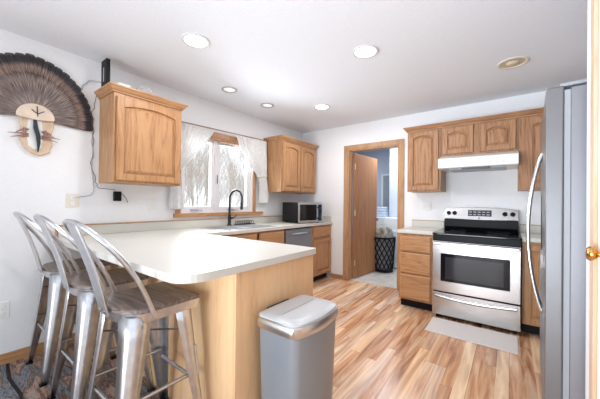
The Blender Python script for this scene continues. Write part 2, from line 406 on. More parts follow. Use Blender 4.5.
# laundry walls
struct(MB().box(WX-.15, WX, SY+.12, 6.35, 0, H).build('wall_laundry_left', 'laundry_paint'))
struct(MB().box(WX, -1.96, 6.25, 6.35, 0, H).build('wall_laundry_back', 'laundry_paint'))
struct(MB().box(-1.96, -1.86, 5.6, 6.35, 0, H).build('wall_laundry_side', 'laundry_paint'))
struct(MB().box(-1.86, -.3, 5.6, 5.7, 0, H).build('wall_laundry_near', 'laundry_paint'))
struct(MB().box(-.4, -.3, SY+.12, 5.6, 0, H).build('wall_laundry_right', 'laundry_paint'))
# laundry doorway seen past the open door
d = struct(MB().box(-2.33, -2.10, 6.236, 6.249, .02, 1.86).build('door_3', 'grey_plastic'))
f = MB(); f.box(-2.37, -2.33, 6.228, 6.249, 0, 1.90); f.box(-2.10, -2.06, 6.228, 6.249, 0, 1.90); f.box(-2.33, -2.10, 6.228, 6.249, 1.86, 1.90)
f.build('door_frame', 'white_enamel', d)

# casing of the laundry doorway
m = MB(); cw = .072
for (a, b) in ((dx0-cw, dx0), (dx1, dx1+cw)): m.box(a, b, SY-.016, SY, 0, dz+cw)
m.box(dx0, dx1, SY-.016, SY, dz, dz+cw)
struct(m.build('trim_1', 'oak_trim', bevel=.004))
m = MB(); m.box(dx0, dx0+.018, SY, SY+.12, 0, dz); m.box(dx1-.018, dx1, SY, SY+.12, 0, dz); m.box(dx0+.018, dx1-.018, SY, SY+.12, dz-.018, dz)
m.box(dx0+.018, dx0+.03, SY+.03, SY+.07, 0, dz-.018)
struct(m.build('trim_2', 'oak_trim'))
# the open slab door
dr = thing('slab_door', (dx0+.022, SY+.123, .012), 'brown flat slab door swung open into the laundry room', 'door'); dr['rot'] = 1
del dr['rot']
ln = .752; ang = math.atan2(.752, .075)
du = V(math.cos(ang), math.sin(ang), 0); dn = V(math.sin(ang), -math.cos(ang), 0)
fn = lambda a, b, c: dr.location+du*a+V(0, 0, 1)*b+dn*c
MB().prism([(0, 0), (ln, 0), (ln, 2.015), (0, 2.015)], fn, -.0, .035).build('slab', 'door_veneer', dr, bevel=.002)
for z in (.25, 1.05, 1.80):
    m = MB(); m.tube([fn(.0, z-.045, .042), fn(.0, z+.045, .042)], .008); m.prism([(.0, z-.045), (.028, z-.045), (.028, z+.045), (.0, z+.045)], fn, .0355, .038)
    m.build('hinge', 'satin_brass', dr)
m = MB(); c = fn(ln-.06, .93, .035); m.tube([c, c+dn*.03], .011, 12); m.tube([c+dn*.03, c+dn*.045, c+dn*.06, c+dn*.07], [.014, .027, .026, .012], 14)
c2 = fn(ln-.06, .93, 0); m.tube([c2, c2-dn*.03, c2-dn*.045, c2-dn*.06, c2-dn*.07], [.011, .014, .027, .026, .012], 14)
m.build('door_knob', 'steel_z', dr, smooth=True)

# closet door beside the camera
d = struct(MB().box(RX+.012, RX+.05, cy0+.004, cy1-.004, .01, 2.045).build('door_2', 'closet_veneer', bevel=.002))
k = MB(); k.lathe([(.028, 0), (.028, -.004), (.012, -.008), (.011, -.022), (.020, -.028), (.0265, -.036), (.0265, -.044), (.020, -.052), (.004, -.055)], (RX+.012, 1.48, 1.040), 20, 'x')
k.build('door_knob', 'brass', d, smooth=True)
m = MB(); m.box(RX-.013, RX, cy1, cy1+.062, 0, 2.05+.062); m.box(RX-.013, RX, cy0-.062, cy0, 0, 2.05+.062); m.box(RX-.013, RX, cy0, cy1, 2.05, 2.112)
struct(m.build('trim_3', 'closet_veneer', bevel=.003))

# ------------------------------------------------------------------ window
wd = thing('window_1', (WX, 2.25, wz0), 'x', 'window'); del wd['label']; del wd['category']; struct(wd)
m = MB(); c = .06
m.box(WX, WX+.018, wy0-c, wy0, wz0-.0, wz1+c); m.box(WX, WX+.018, wy1, wy1+.055, wz0, wz1+c); m.box(WX, WX+.018, wy0, wy1, wz1, wz1+c)
m.build('window_casing', 'oak_v', wd, bevel=.003)
MB().box(WX, WX+.03, wy0-.08, wy1+.20, wz0-.045, wz0).build('window_sill', 'oak_y', wd, bevel=.004)
m = MB()   # white vinyl frame and mullion
X0, X1 = WX-.10, WX-.02
m.box(X0, X1, wy0, wy0+.03, wz0, wz1); m.box(X0, X1, wy1-.03, wy1, wz0, wz1); m.box(X0, X1, wy0+.03, wy1-.03, wz0, wz0+.03); m.box(X0, X1, wy0+.03, wy1-.03, wz1-.03, wz1)
m.box(X0, X1, 2.175, 2.215, wz0+.03, wz1-.03)
m.build('window_frame', 'vinyl_white', wd, bevel=.003)
for (a, b) in ((wy0+.03, 2.175), (2.215, wy1-.03)):
    s_ = MB(); z0, z1 = wz0+.03, wz1-.03; t = .045
    s_.box(X0+.02, X1-.015, a, a+t, z0, z1); s_.box(X0+.02, X1-.015, b-t, b, z0, z1); s_.box(X0+.02, X1-.015, a+t, b-t, z0, z0+t); s_.box(X0+.02, X1-.015, a+t, b-t, z1-t, z1)
    so = s_.build('sash', 'vinyl_white', wd, bevel=.003)
    g_ = MB().box(X0+.04, X0+.045, a+t, b-t, z0+t, z1-t).build('pane', 'pane_glass'); g_.parent = so
    for v in g_.data.vertices: v.co -= wd.location
    cr = MB().box(X1-.014, X1+.012, (a+b)/2-.06-.05, (a+b)/2+.03-.05, z0-.01, z0+.012); cr.tube([(X1+.01, (a+b)/2-.05, z0+.01), (X1+.03, (a+b)/2+.03, z0-.005)], .006)
    cr.build('crank', 'grey_plastic', wd)
MB().box(WX-.014, WX-.001, 2.20, 2.205, 1.45, 1.56).build('latch', 'grey_dark', wd)
# insect blind roll at the head
bl = MB().box(WX-.012, WX+.03, 1.76, 2.72, 1.985, 2.028).build('blind_headrail', 'oak_dark_x', None, bevel=.006); tag(bl, 'brown rolled blind headrail at the top of the kitchen window', 'blind')
rod = MB(); rod.tube([(WX+.065, 1.60, 2.098), (WX+.065, 3.03, 2.135)], .007)
rod.tube([(WX+.001, 1.62, 2.10), (WX+.065, 1.62, 2.10)], .006); rod.tube([(WX+.001, 3.01, 2.134), (WX+.065, 3.01, 2.134)], .006)
tag(rod.build('curtain_rod', 'spur', smooth=True), 'thin curtain rod above the kitchen window', 'curtain rod')
def curtain(name, rows, label, flip=1, nf=9, yr=(0, 1)):
    """rows: (z, y_a, y_b, bulge) ; folds run down the cloth"""
    m = MB(); n = 72; loops = []
    # interpolate rows
    zz = []
    for (r0, r1) in zip(rows, rows[1:]):
        for k in range(8):
            t = k/8; zz.append(tuple(a+(b-a)*t for a, b in zip(r0, r1)))
    zz.append(rows[-1])
    for (z, a, b, am) in zz:
        l = []
        for i in range(n+1):
            t = i/n; y = a+(b-a)*t
            x = WX+.065+am*math.sin(t*nf*2*PI)*.5+am*.3*math.sin(t*nf*4.1*PI+1.3)
            zc = z+.0259*(y-1.6)
            l.append((x, y, zc))
        loops.append(l)
    m.loft(loops, cap=False, closed=False)
    o = m.build(name, 'curtain', None, smooth=True)
    so = o.modifiers.new('thick', 'SOLIDIFY'); so.thickness = .0015
    return tag(o, label, 'curtain')
curtain('curtain', [(2.084, 1.60, 2.06, .022), (2.06, 1.60, 2.09, .02), (1.95, 1.60, 2.02, .022), (1.80, 1.59, 1.90, .024), (1.62, 1.57, 1.72, .022), (1.56, 1.57, 1.66, .018), (1.45, 1.56, 1.68, .02), (1.25, 1.54, 1.70, .02), (1.13, 1.54, 1.70, .018)], 'white tied-back curtain at the left side of the window, next to the tall wall cabinet')
curtain('curtain', [(2.084, 2.44, 3.02, .022), (2.06, 2.44, 3.02, .02), (1.92, 2.50, 3.02, .022), (1.75, 2.63, 3.03, .024), (1.62, 2.78, 3.03, .022), (1.56, 2.84, 3.02, .018), (1.45, 2.87, 3.04, .02), (1.30, 2.88, 3.07, .02), (1.17, 2.86, 3.05, .018)], 'white tied-back curtain at the right side of the window')
for (y, z, lb) in ((1.61, 1.6, 'left'), (2.93, 1.6, 'right')):
    m = MB(); pts = [(WX+.065+.03*math.cos(a), y+(.058 if lb == 'left' else .10)*math.sin(a), z+.012*math.sin(a)) for a in [k*PI/8 for k in range(17)]]
    m.tube(pts, .007, 6)
    tag(m.build('curtain_tie', 'cream_plastic'), 'narrow tie holding back the %s window curtain' % lb, 'curtain tie')

# ------------------------------------------------------------------ outside
struct(MB().box(-40, WX-.16, -20, 40, -1.1, -1.0).build('ground', 'ground'))
def tree_mesh(seed):
    rnd = random.Random(seed); m = MB()
    def br(p, d, L, r, lv):
        q = p+d*L*.5+V(rnd.uniform(-1, 1), rnd.uniform(-1, 1), 0)*L*.05; e = p+d*L+V(rnd.uniform(-1, 1), rnd.uniform(-1, 1), rnd.uniform(0, .5))*L*.1
        m.tube([p, q, e], [r, r*.8, r*.5], 5 if lv < 2 else 3, cap=lv < 2)
        if lv >= 4: return
        for i in range(6 if lv == 0 else 5 if lv < 3 else 4):
            t = rnd.uniform(.3, 1); b = p+(e-p)*t
            nd = (d*rnd.uniform(.5, 1)+V(rnd.uniform(-1, 1), rnd.uniform(-1, 1), rnd.uniform(-.1, .7))*.75).normalized()
            br(b, nd, L*rnd.uniform(.45, .7), max(.006, r*(1-t*.5)*.5), lv+1)
    br(V(0, 0, 0), V(0, 0, 1), rnd.uniform(2.6, 3.4), rnd.uniform(.035, .06), 0)
    bmesh.ops.recalc_face_normals(m.bm, faces=m.bm.faces)
    me = bpy.data.meshes.new('bare_tree'); m.bm.to_mesh(me); m.bm.free(); me.materials.append(MATS['bark']); return me
tms = [tree_mesh(s_) for s_ in range(6)]
rnd = random.Random(3)
i = 0
for gx in range(6):
    X_ = -6.0-gx*2.1; y = -X_*.50-.3
    while y < -X_*1.02+.6:
        o = bpy.data.objects.new('bare_tree', tms[i % 6]); COL.objects.link(o); i += 1
        o.location = (X_+rnd.uniform(-.3, .3), y+rnd.uniform(-.2, .2), -1.0)
        k = rnd.uniform(.36, .46); o.scale = (k, k, rnd.uniform(.85, 1.2)); o.rotation_euler = (0, 0, rnd.uniform(0, 6))
        tag(o, 'pale bare winter tree in the thicket outside the kitchen window', 'tree', 'bare trees outside the window')
        y += 1.4

# ------------------------------------------------------------------ wall cabinets on the window wall
def wall_cab_left(y0, y1, doors, label, knobless=True):
    FX = WX+.325; z0, z1 = 1.375, 2.135
    r = thing('wall_cabinet', (WX, (y0+y1)/2, z0), label, 'cabinet', 'oak wall cabinets beside the window')
    MB().box(WX+.001, FX-.019, y0, y1, z0, z1).build('cabinet_box', 'oak_dark_v' if False else 'oak_v', r)
    m = MB(); s_ = .035
    m.box(FX-.019, FX, y0, y0+s_, z0, z1); m.box(FX-.019, FX, y1-s_, y1, z0, z1); m.box(FX-.019, FX, y0+s_, y1-s_, z0, z0+s_); m.box(FX-.019, FX, y0+s_, y1-s_, z1-.05, z1)
    if doors == 2: m.box(FX-.019, FX, (y0+y1)/2-.02, (y0+y1)/2+.02, z0+s_, z1-.05)
    m.build('face_frame', 'oak_v', r, bevel=.002)
    dw = (y1-y0-.036-(.02 if doors == 2 else 0))/doors
    for i in range(doors):
        a = y0+.018+i*(dw+.02)
        panel_door(mapper((FX, a, z0+.018), (0, 1, 0), (1, 0, 0)), dw, z1-z0-.05, 'oak_v', 'oak_y', r)
    crown(lambda u, z, w_: V(FX+w_, y0+u, z), y1-y0, FX-WX-.001, 2.13, 2.187, 'oak_y', r)
    return r
wall_cab_left(.920, 1.518, 1, 'single-door oak wall cabinet left of the window, with black box and cords')
wall_cab_left(3.055, 3.9265, 2, 'two-door oak wall cabinet right of the window, above the microwave')

# ------------------------------------------------------------------ stove wall uppers
def wall_cab_back(x0, x1, z0, doors, label, left, right, fill=0):
    FY = SY-.325; z1 = 2.135
    r = thing('wall_cabinet', ((x0+x1)/2, SY, z0), label, 'cabinet', 'oak wall cabinets around the range hood')
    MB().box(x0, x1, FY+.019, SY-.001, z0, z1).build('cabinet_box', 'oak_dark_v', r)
    m = MB(); s_ = .03
    m.box(x0, x0+s_+fill, FY, FY+.019, z0, z1); m.box(x1-s_, x1, FY, FY+.019, z0, z1); m.box(x0+s_+fill, x1-s_, FY, FY+.019, z0, z0+s_*.7); m.box(x0+s_+fill, x1-s_, FY, FY+.019, z1-.04, z1)
    for a, b in zip(doors, doors[1:]): m.box(a[1], b[0], FY, FY+.019, z0+s_*.7, z1-.04)
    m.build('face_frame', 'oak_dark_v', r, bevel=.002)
    for (a, b) in doors:
        hz = z0+.02
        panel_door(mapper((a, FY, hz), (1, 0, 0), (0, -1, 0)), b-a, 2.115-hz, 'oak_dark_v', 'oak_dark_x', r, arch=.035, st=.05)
    crown(lambda u, z, w_: V(x0+u, FY-w_, z), x1-x0, .324, 2.13, 2.187, 'oak_dark_x', r, left, right)
    return r
wall_cab_back(-1.053, -.664, 1.375, [(-1.03, -.69)], 'tall narrow oak wall cabinet between the laundry doorway and the range hood', True, False)
wall_cab_back(-.663, .066, 1.79, [(-.642, -.335), (-.262, .045)], 'short two-door oak cabinet directly above the white range hood', False, False)
wall_cab_back(.067, .975, 1.375, [(.13, .52), (.54, .93)], 'tall oak wall cabinet right of the hood, partly hidden by the refrigerator', False, False, .035)

# range hood
h = thing('range_hood', (-.3, SY, 1.60), 'white under-cabinet range hood above the stove', 'range hood')
x0, x1 = -.663, .066
prof = [(SY-.002, 1.788), (SY-.326, 1.788), (SY-.50, 1.735), (SY-.50, 1.632), (SY-.485, 1.625), (SY-.002, 1.625)]
m = MB(); m.loft([[(x0, a, b) for a, b in prof], [(x1, a, b) for a, b in prof]])
m.build('hood_body', 'white_enamel', h, bevel=.003)
MB().box(x0+.10, x1-.10, SY-.44, SY-.10, 1.612, 1.624).build('filter', 'grey_plastic', h)
MB().box(-.43, -.17, SY-.475, SY-.445, 1.606, 1.624).build('light_lens', 'grey_dark', h)
m = MB(); [m.box(a, a+.025, SY-.506, SY-.50, 1.66, 1.675) for a in (-.12, -.07)]
m.build('switch', 'cream_plastic', h)

# ------------------------------------------------------------------ base cabinets
BF = WX+.61
def base_left(y0, y1, label, drawers, doors, kick=True):
    r = thing('base_cabinet', (WX, (y0+y1)/2, 0), label, 'cabinet')
    MB().box(WX+.001, BF-.02, y0, y1, .10, .735 if y0 < 2 else .874).build('cabinet_box', 'oak_v', r)
    m = MB(); s_ = .03
    m.box(BF-.02, BF, y0, y0+s_, .10, .874); m.box(BF-.02, BF, y1-s_, y1, .10, .874); m.box(BF-.02, BF, y0+s_, y1-s_, .10, .13); m.box(BF-.02, BF, y0+s_, y1-s_, .85, .874); m.box(BF-.02, BF, y0+s_, y1-s_, .64, .70)
    m.build('face_frame', 'oak_v', r)
    MB().box(WX+.01, BF-.075, y0+.002, y1-.002, 0, .10).build('toe_kick', 'toe', r)
    for (a, b) in drawers: drawer_front(mapper((BF, 0, 0), (0, 1, 0), (1, 0, 0)), a, b, .69, .855, 'oak_y', r)
    for (a, b) in doors: panel_door(mapper((BF, a, .115), (0, 1, 0), (1, 0, 0)), b-a, .545, 'oak_v', 'oak_y', r, arch=0)
    return r
base_left(1.585, 2.80, 'oak base cabinet under the sink, left of the dishwasher', [(1.72, 2.30), (2.335, 2.785)], [(1.72, 2.30), (2.335, 2.785)])
base_left(3.44, 3.985, 'oak base cabinet right of the dishwasher, by the laundry doorway', [(3.47, 3.965)], [(3.47, 3.965)])
# dishwasher
r = thing('dishwasher', (WX, 3.12, 0), 'grey built-in dishwasher under the counter near the microwave', 'dishwasher')
MB().box(WX+.03, BF-.02, 2.812, 3.428, .02, .866).build('tub_body', 'black', r)
MB().box(BF-.019, BF+.018, 2.816, 3.424, .12, .775).build('door_panel', 'dish_grey', r, bevel=.004)
MB().box(BF-.019, BF+.014, 2.816, 3.424, .778, .855).build('control_strip', 'dish_grey', r, bevel=.004)
MB().box(BF+.014, BF+.03, 2.95, 3.29, .782, .80).build('handle', 'steel_y', r, bevel=.005)
MB().box(BF-.06, BF-.03, 2.82, 3.42, 0, .10).build('kick_plate', 'black', r)

# peninsula
r = thing('peninsula_cabinet', (-2.0, 1.24, 0), 'oak peninsula cabinet with plain back and end panels under the bar counter', 'cabinet')
MB().box(WX+.001, -1.09, .925, 1.56, .10, .874).build('cabinet_box', 'oak_v', r)
MB().box(WX+.001, -1.085, .909, .924, .0, .874).build('back_panel', 'oak_pale_v', r)
MB().box(-1.089, -1.068, .905, 1.575, .0, .874).build('end_panel', 'oak_pale_v', r, bevel=.002)
MB().box(WX+.66, -1.10, 1.0, 1.50, 0, .10).build('toe_kick', 'toe', r)
MB().box(-1.0885, -1.0675-.019, 1.561, 1.58, .10, .874).build('corner_strip', 'oak_v', r)
for (a, b) in ((-2.30, -1.72), (-1.70, -1.11)):
    panel_door(mapper((b, 1.5605, .115), (-1, 0, 0), (0, 1, 0)), b-a, .72, 'oak_v', 'oak_x', r, arch=0)

# countertop: one L-shaped slab with a sink cut-out
def rounded(pts, rad):
    out = []
    n = len(pts)
    for i, (p, rr) in enumerate(zip(pts, rad)):
        if not rr: out.append(p); continue
        p = Vector(p); a = (Vector(pts[i-1])-p).normalized(); b = (Vector(pts[(i+1) % n])-p).normalized()
        for k in range(9):
            t = k/8; q0 = p+a*rr; q1 = p+b*rr
            out.append(tuple((q0*(1-t)+p*t)*(1-t)+(p*(1-t)+q1*t)*t))
    return out
CE = WX+.64
outline = rounded([(WX+.001, .606), (-1.04, .606), (-1.04, 1.58), (CE, 1.58), (CE, SY-.002), (WX+.001, SY-.002)], [0, .13, .03, .02, 0, 0])
sink = (WX+.16, WX+.57, 1.88, 2.66)
hole = [(sink[0], sink[2]), (sink[1], sink[2]), (sink[1], sink[3]), (sink[0], sink[3])]
def slab_with_hole(out, hl, z0, z1):
    m = MB(); bm = m.bm
    for z in (z0, z1):
        es = []
        for loop in (out, hl):
            if not loop: continue
            vs = [bm.verts.new((a, b, z)) for a, b in loop]
            es += [bm.edges.new((vs[i], vs[(i+1) % len(vs)])) for i in range(len(vs))]
        bmesh.ops.triangle_fill(bm, use_beauty=True, use_dissolve=True, edges=es)
    for loop in (out, hl):
        if loop: m.loft([[(a, b, z0) for a, b in loop], [(a, b, z1) for a, b in loop]], cap=False)
    bmesh.ops.remove_doubles(bm, verts=bm.verts, dist=1e-5)
    return m
ct = thing('countertop', (-2.0, 2.0, .875), 'pale laminate countertop running from the bar peninsula to the microwave corner', 'countertop')
slab_with_hole(outline, hole, .876, .914).build('counter_slab', 'counter', ct, bevel=.006, seg=3)
m = MB(); m.box(WX+.001, WX+.02, .64, SY-.004, .9145, 1.0); m.box(WX+.02, CE-.02, SY-.021, SY-.002, .9145, 1.0)
m.build('backsplash', 'backsplash', ct, bevel=.002)
m = MB(); m.box(WX+.001, WX+.024, .636, SY-.004, 1.0005, 1.011)
m.box(WX+.001, WX+.024, .624, .6355, .9145, 1.011)
m.build('backsplash_trim', 'oak_trim', ct)
# stove-wall worktops
for (x0, x1, lb, rv) in ((-1.075, -.677, 'small pale countertop left of the stove', 1), (.092, .96, 'pale countertop right of the stove, running behind the refrigerator', 0)):
    r = thing('countertop', ((x0+x1)/2, 3.7, .875), lb, 'countertop')
    MB().box(x0, x1, 3.352, SY-.002, .876, .914).build('counter_slab', 'counter', r, bevel=.005)
    MB().box(x0+.0, x1, SY-.021, SY-.002, .9145, 1.0).build('backsplash', 'backsplash', r, bevel=.002)
    MB().box(x0, x1, SY-.022, SY-.002, 1.0005, 1.006).build('backsplash_trim', 'oak_dark_x', r)
# base cabinets on the stove wall
FYB = 3.382
def base_back(x0, x1, label, mode):
    r = thing('base_cabinet', ((x0+x1)/2, SY, 0), label, 'cabinet')
    MB().box(x0, x1, FYB+.02, SY-.002, .10, .874).build('cabinet_box', 'oak_v', r)
    m = MB(); s_ = .028
    m.box(x0, x0+s_, FYB, FYB+.02, .10, .874); m.box(x1-s_, x1, FYB, FYB+.02, .10, .874)
    for z in ((.10, .125), (.395, .415), (.655, .675), (.845, .874)): m.box(x0+s_, x1-s_, FYB, FYB+.02, *z)
    m.build('face_frame', 'oak_v', r)
    MB().box(x0+.003, x1-.003, FYB+.07, FYB+.09, 0, .10).build('toe_kick', 'toe', r)
    fn = mapper((0, FYB, 0), (1, 0, 0), (0, -1, 0))
    if mode == 'drawers':
        for (a, b) in ((.118, .398), (.41, .652), (.664, .848)): drawer_front(fn, x0+.018, x1-.022, a, b, 'oak_x', r)
    else:
        for (a, b) in mode: panel_door(mapper((a, FYB, .118), (1, 0, 0), (0, -1, 0)), b-a, .73, 'oak_v', 'oak_x', r, arch=0, st=.05)
    return r
base_back(-1.058, -.682, 'oak base cabinet with three stacked drawers left of the stove', 'drawers')
base_back(.094, .955, 'oak base cabinet with plain doors right of the stove', [(.112, .50), (.53, .93)])

# sink and faucet
r = thing('kitchen_sink', ((sink[0]+sink[1])/2, (sink[2]+sink[3])/2, .914), 'drop-in double-bowl sink below the window', 'sink')
x0, x1, y0, y1 = sink; e = .018
def ring(d, z): return [(x0-d, y0-d, z), (x1+d, y0-d, z), (x1+d, y1+d, z), (x0-d, y1+d, z)]
m = MB()
m.loft([ring(.02, .9145), ring(.018, .921), ring(-.012, .921), ring(-.012, .9145)], cap=False)
m.build('rim', 'steel_y', r, bevel=.001)
for (a, b) in ((y0+.012, (y0+y1)/2-.012), ((y0+y1)/2+.012, y1-.012)):
    m = MB(); q = lambda d, z: [(x0+.012+d, a+d, z), (x1-.012-d, a+d, z), (x1-.012-d, b-d, z), (x0+.012+d, b-d, z)]
    m.loft([q(0, .918), q(.01, .76), q(.03, .745), q(.17, .742)], cap=False)
    bm = m.bm; bm.faces.new([v for v in bm.verts][-4:])
    o = m.build('bowl', 'steel_y', r); o.modifiers.new('t', 'SOLIDIFY').thickness = -.002
MB().box(x0+.013, x1-.013, (y0+y1)/2-.011, (y0+y1)/2+.011, .80, .918).build('divider', 'steel_y', r, bevel=.003)
fc = thing('faucet', (WX+.095, 2.26, .914), 'dark bronze gooseneck pull-down faucet at the sink', 'faucet')
fx, fy = WX+.105, 2.27
fx = WX+.10; fy = 2.315
m = MB(); m.lathe([(.032, .9145), (.030, .925), (.022, .935), (.020, 1.0), (.022, 1.035), (.016, 1.06), (.013, 1.08)], (fx, fy, 0), 18); m.build('faucet_base', 'bronze', fc, smooth=True)
pts = [(fx, fy, 1.06), (fx, fy, 1.2)]
for k in range(13):
    a = PI-PI*1.08*k/12; pts.append((fx+.10+.10*math.cos(a), fy+.015*(1+math.cos(a)), 1.265+.10*math.sin(a)))
lx, ly, lz = pts[-1]
m = MB(); m.tube(pts, .0145, 10); m.build('gooseneck', 'bronze', fc, smooth=True)
m = MB(); m.tube([(lx, ly, lz), (lx-.002, ly, lz-.03), (lx-.003, ly, lz-.09), (lx-.003, ly, lz-.115)], [.013, .016, .019, .017], 12); m.build('spray_head', 'bronze', fc, smooth=True)
m = MB(); m.tube([(fx, fy+.02, 1.01), (fx+.0, fy+.06, 1.015)], [.013, .011], 10); m.tube([(fx, fy+.055, 1.012), (fx+.05, fy+.075, 1.045)], .0065, 8); m.build('lever', 'bronze', fc, smooth=True)
sp_ = thing('dish_rack', (WX+.17, 2.60, .921), 'low black dish rack on the counter right of the faucet under the window', 'dish rack')
sp_.location = (WX+.08, 2.59, .9145)
m = MB(); m.box(WX+.03, WX+.13, 2.44, 2.74, .915, .925); m.build('tray', 'black', sp_, bevel=.004)
m = MB()
for k in range(9): m.tube([(WX+.04, 2.46+.032*k, .925), (WX+.045, 2.46+.032*k, .965), (WX+.115, 2.46+.032*k, .965), (WX+.12, 2.46+.032*k, .925)], .004, 5)
m.build('rack_wires', 'black', sp_)

# microwave (slightly turned)
mw = thing('microwave', (0, 0, 0), 'black countertop microwave with mirrored door, in the counter corner', 'microwave')
Wm, Dm, Hm = .48, .40, .31      # local: front faces +X, width along +Y
MB().box(-Dm, -.02, 0, Wm, .012, Hm).build('case', 'black_matte', mw, bevel=.004)
MB().box(-.0195, 0, 0, Wm, .012, Hm).build('front_frame', 'steel_y', mw, bevel=.003)
MB().box(.0005, .006, .02, .345, .045, Hm-.03).build('door_glass', 'black_glass', mw, bevel=.002)
MB().box(.0005, .005, .385, .455, .035, Hm-.03).build('control_panel', 'black_glass', mw, bevel=.002)
m = MB(); m.tube([(.004, .365, .07), (.035, .365, .085), (.04, .365, .15), (.035, .365, .225), (.004, .365, .24)], .010, 8); m.build('handle', 'black', mw, smooth=True)
m = MB()
for k in range(12): m.box(.0051, .0065, .395+.019*(k % 3), .408+.019*(k % 3), .06+.025*(k//3), .075+.025*(k//3))
m.build('buttons', 'grey_dark', mw)
MB().box(.0051, .0062, .392, .448, .20, .235).build('display', 'display', mw)
m = MB(); [m.lathe([(.012, 0), (.012, .012)], (a, b, 0), 10) for a in (-.36, -.05) for b in (.05, .42)]; m.build('feet', 'black', mw)
mw.location = (-2.44, 3.21, .9145); mw.rotation_euler = (0, 0, math.radians(-13))

# ------------------------------------------------------------------ electric range
rg = thing('electric_range', (-.293, 3.65, 0), 'stainless steel freestanding electric range with black glass cooktop', 'stove')
x0, x1, yf = -.673, .087, 3.285
MB().box(x0+.004, x1-.004, yf+.045, 3.935, .03, .894).build('oven_body', 'black', rg, bevel=.003)
MB().box(x0, x1, yf-.01, 3.93, .895, .914).build('cooktop', 'black_glass', rg, bevel=.006)
m = MB()
for (a, b, q) in ((-.49, 3.46, .10), (-.10, 3.46, .085), (-.49, 3.76, .085), (-.10, 3.76, .10)):
    m.lathe([(q, .9142), (q, .9148), (q-.004, .9148), (q-.004, .9142)], (a, b, 0), 36, cap=False)
m.build('burner_ring', 'grey_dark', rg)
m = MB(); prof = [(3.925, .914), (3.895, .95), (3.90, 1.04), (3.985, 1.04), (3.985, .914)]
m.loft([[(x0+.012, a, b) for a, b in prof], [(x1-.012, a, b) for a, b in prof]]); m.build('riser', 'black', rg, bevel=.003)
# stainless control fascia with a bowed top
def fasc(x, y, o=0): t = (x-x0)/(x1-x0); return (x, y, 1.165+.022*math.sin(PI*t))
m = MB(); n = 16; loops = []
for k in range(n+1):
    x = x0+.012+(x1-x0-.024)*k/n; t = k/n
    loops.append([(x, 3.885, 1.050-.010*math.sin(PI*t)), (x, 3.915, 1.165+.022*math.sin(PI*t)), (x, 3.985, 1.165+.022*math.sin(PI*t)), (x, 3.985, 1.050)])
m.loft(loops); m.build('control_fascia', 'steel_x', rg, bevel=.003)
fy_ = lambda z: 3.885+(z-1.05)*.26
for x in (-.612, -.548, -.045, .025):
    m = MB(); c = V(x, fy_(1.115), 1.115); nn = V(0, -1, .26).normalized()
    m.tube([c, c+nn*.006, c+nn*.012, c+nn*.03], [.025, .025, .020, .018], 16); m.build('knob', 'black', rg, smooth=True)
m = MB(); y = fy_(1.085)-.004
m.loft([[(-.405, fy_(1.085)-.004, 1.085), (-.17, fy_(1.085)-.004, 1.085), (-.17, fy_(1.155)-.004, 1.155), (-.405, fy_(1.155)-.004, 1.155)], [(-.405, fy_(1.085)+.004, 1.085), (-.17, fy_(1.085)+.004, 1.085), (-.17, fy_(1.155)+.004, 1.155), (-.405, fy_(1.155)+.004, 1.155)]])
m.build('display', 'display', rg)
m = MB()
for k in range(10):
    xx = -.395+.044*(k % 5)+(.0 if k % 5 < 2 else .0); zz_ = 1.095+.03*(k//5)
    m.box(xx, xx+.03, fy_(zz_+.01)-.006, fy_(zz_+.01)-.003, zz_, zz_+.013)
m.build('buttons', 'grey_plastic', rg)
m = MB(); c = V(-.293, fy_(1.063)-.001, 1.063); m.tube([c, c+V(0, -.003, 0)], .008, 14); m.build('badge', 'grey_dark', rg)
# oven door
MB().box(x0+.002, x1-.002, yf, yf+.044, .295, .828).build('oven_door', 'steel_x', rg, bevel=.005)
MB().box(-.590, .005, yf-.004, yf+.001, .405, .70).build('window_surround', 'black_glass', rg, bevel=.003)
MB().box(-.545, -.045, yf-.0055, yf-.004, .435, .665).build('oven_window', 'oven_glass', rg)
m = MB(); pts = [(x0+.02, yf, .775), (x0+.035, yf-.035, .783), (-.293, yf-.045, .786), (x1-.035, yf-.035, .783), (x1-.02, yf, .775)]
hh = MB(); hh.box(x0+.01, x1-.01, yf-.048, yf-.022, .790, .822); hh.box(x0+.02, x0+.05, yf-.022, yf, .793, .819); hh.box(x1-.05, x1-.02, yf-.022, yf, .793, .819)
hh.build('oven_handle', 'steel_x', rg, bevel=.008, seg=3)
MB().box(x0+.004, x1-.004, yf+.012, yf+.044, .832, .893).build('vent_strip', 'black', rg)
MB().box(x0+.002, x1-.002, yf, yf+.044, .045, .282).build('storage_drawer', 'steel_x', rg, bevel=.005)
m = MB(); n = 14; loops = []
for k in range(n+1):
    t = k/n; x = x0+.03+(x1-x0-.06)*t; dz_ = -.022*math.sin(PI*t)
    loops.append([(x, yf+.002, .262+dz_), (x, yf-.016, .258+dz_), (x, yf-.018, .246+dz_), (x, yf+.002, .226+dz_)])
m.loft(loops); m.build('drawer_handle', 'steel_x', rg, bevel=.002)
m = MB(); [m.box(a, a+.03, b, b+.03, 0, .03) for a in (x0+.03, x1-.06) for b in (yf+.06, 3.86)]; m.build('feet', 'black', rg)

tag(MB().box(-.655, .062, 2.885, 3.27, .001, .010).build('floor_mat', 'mat_cream', bevel=.003), 'pale rectangular floor mat in front of the stove', 'floor mat')

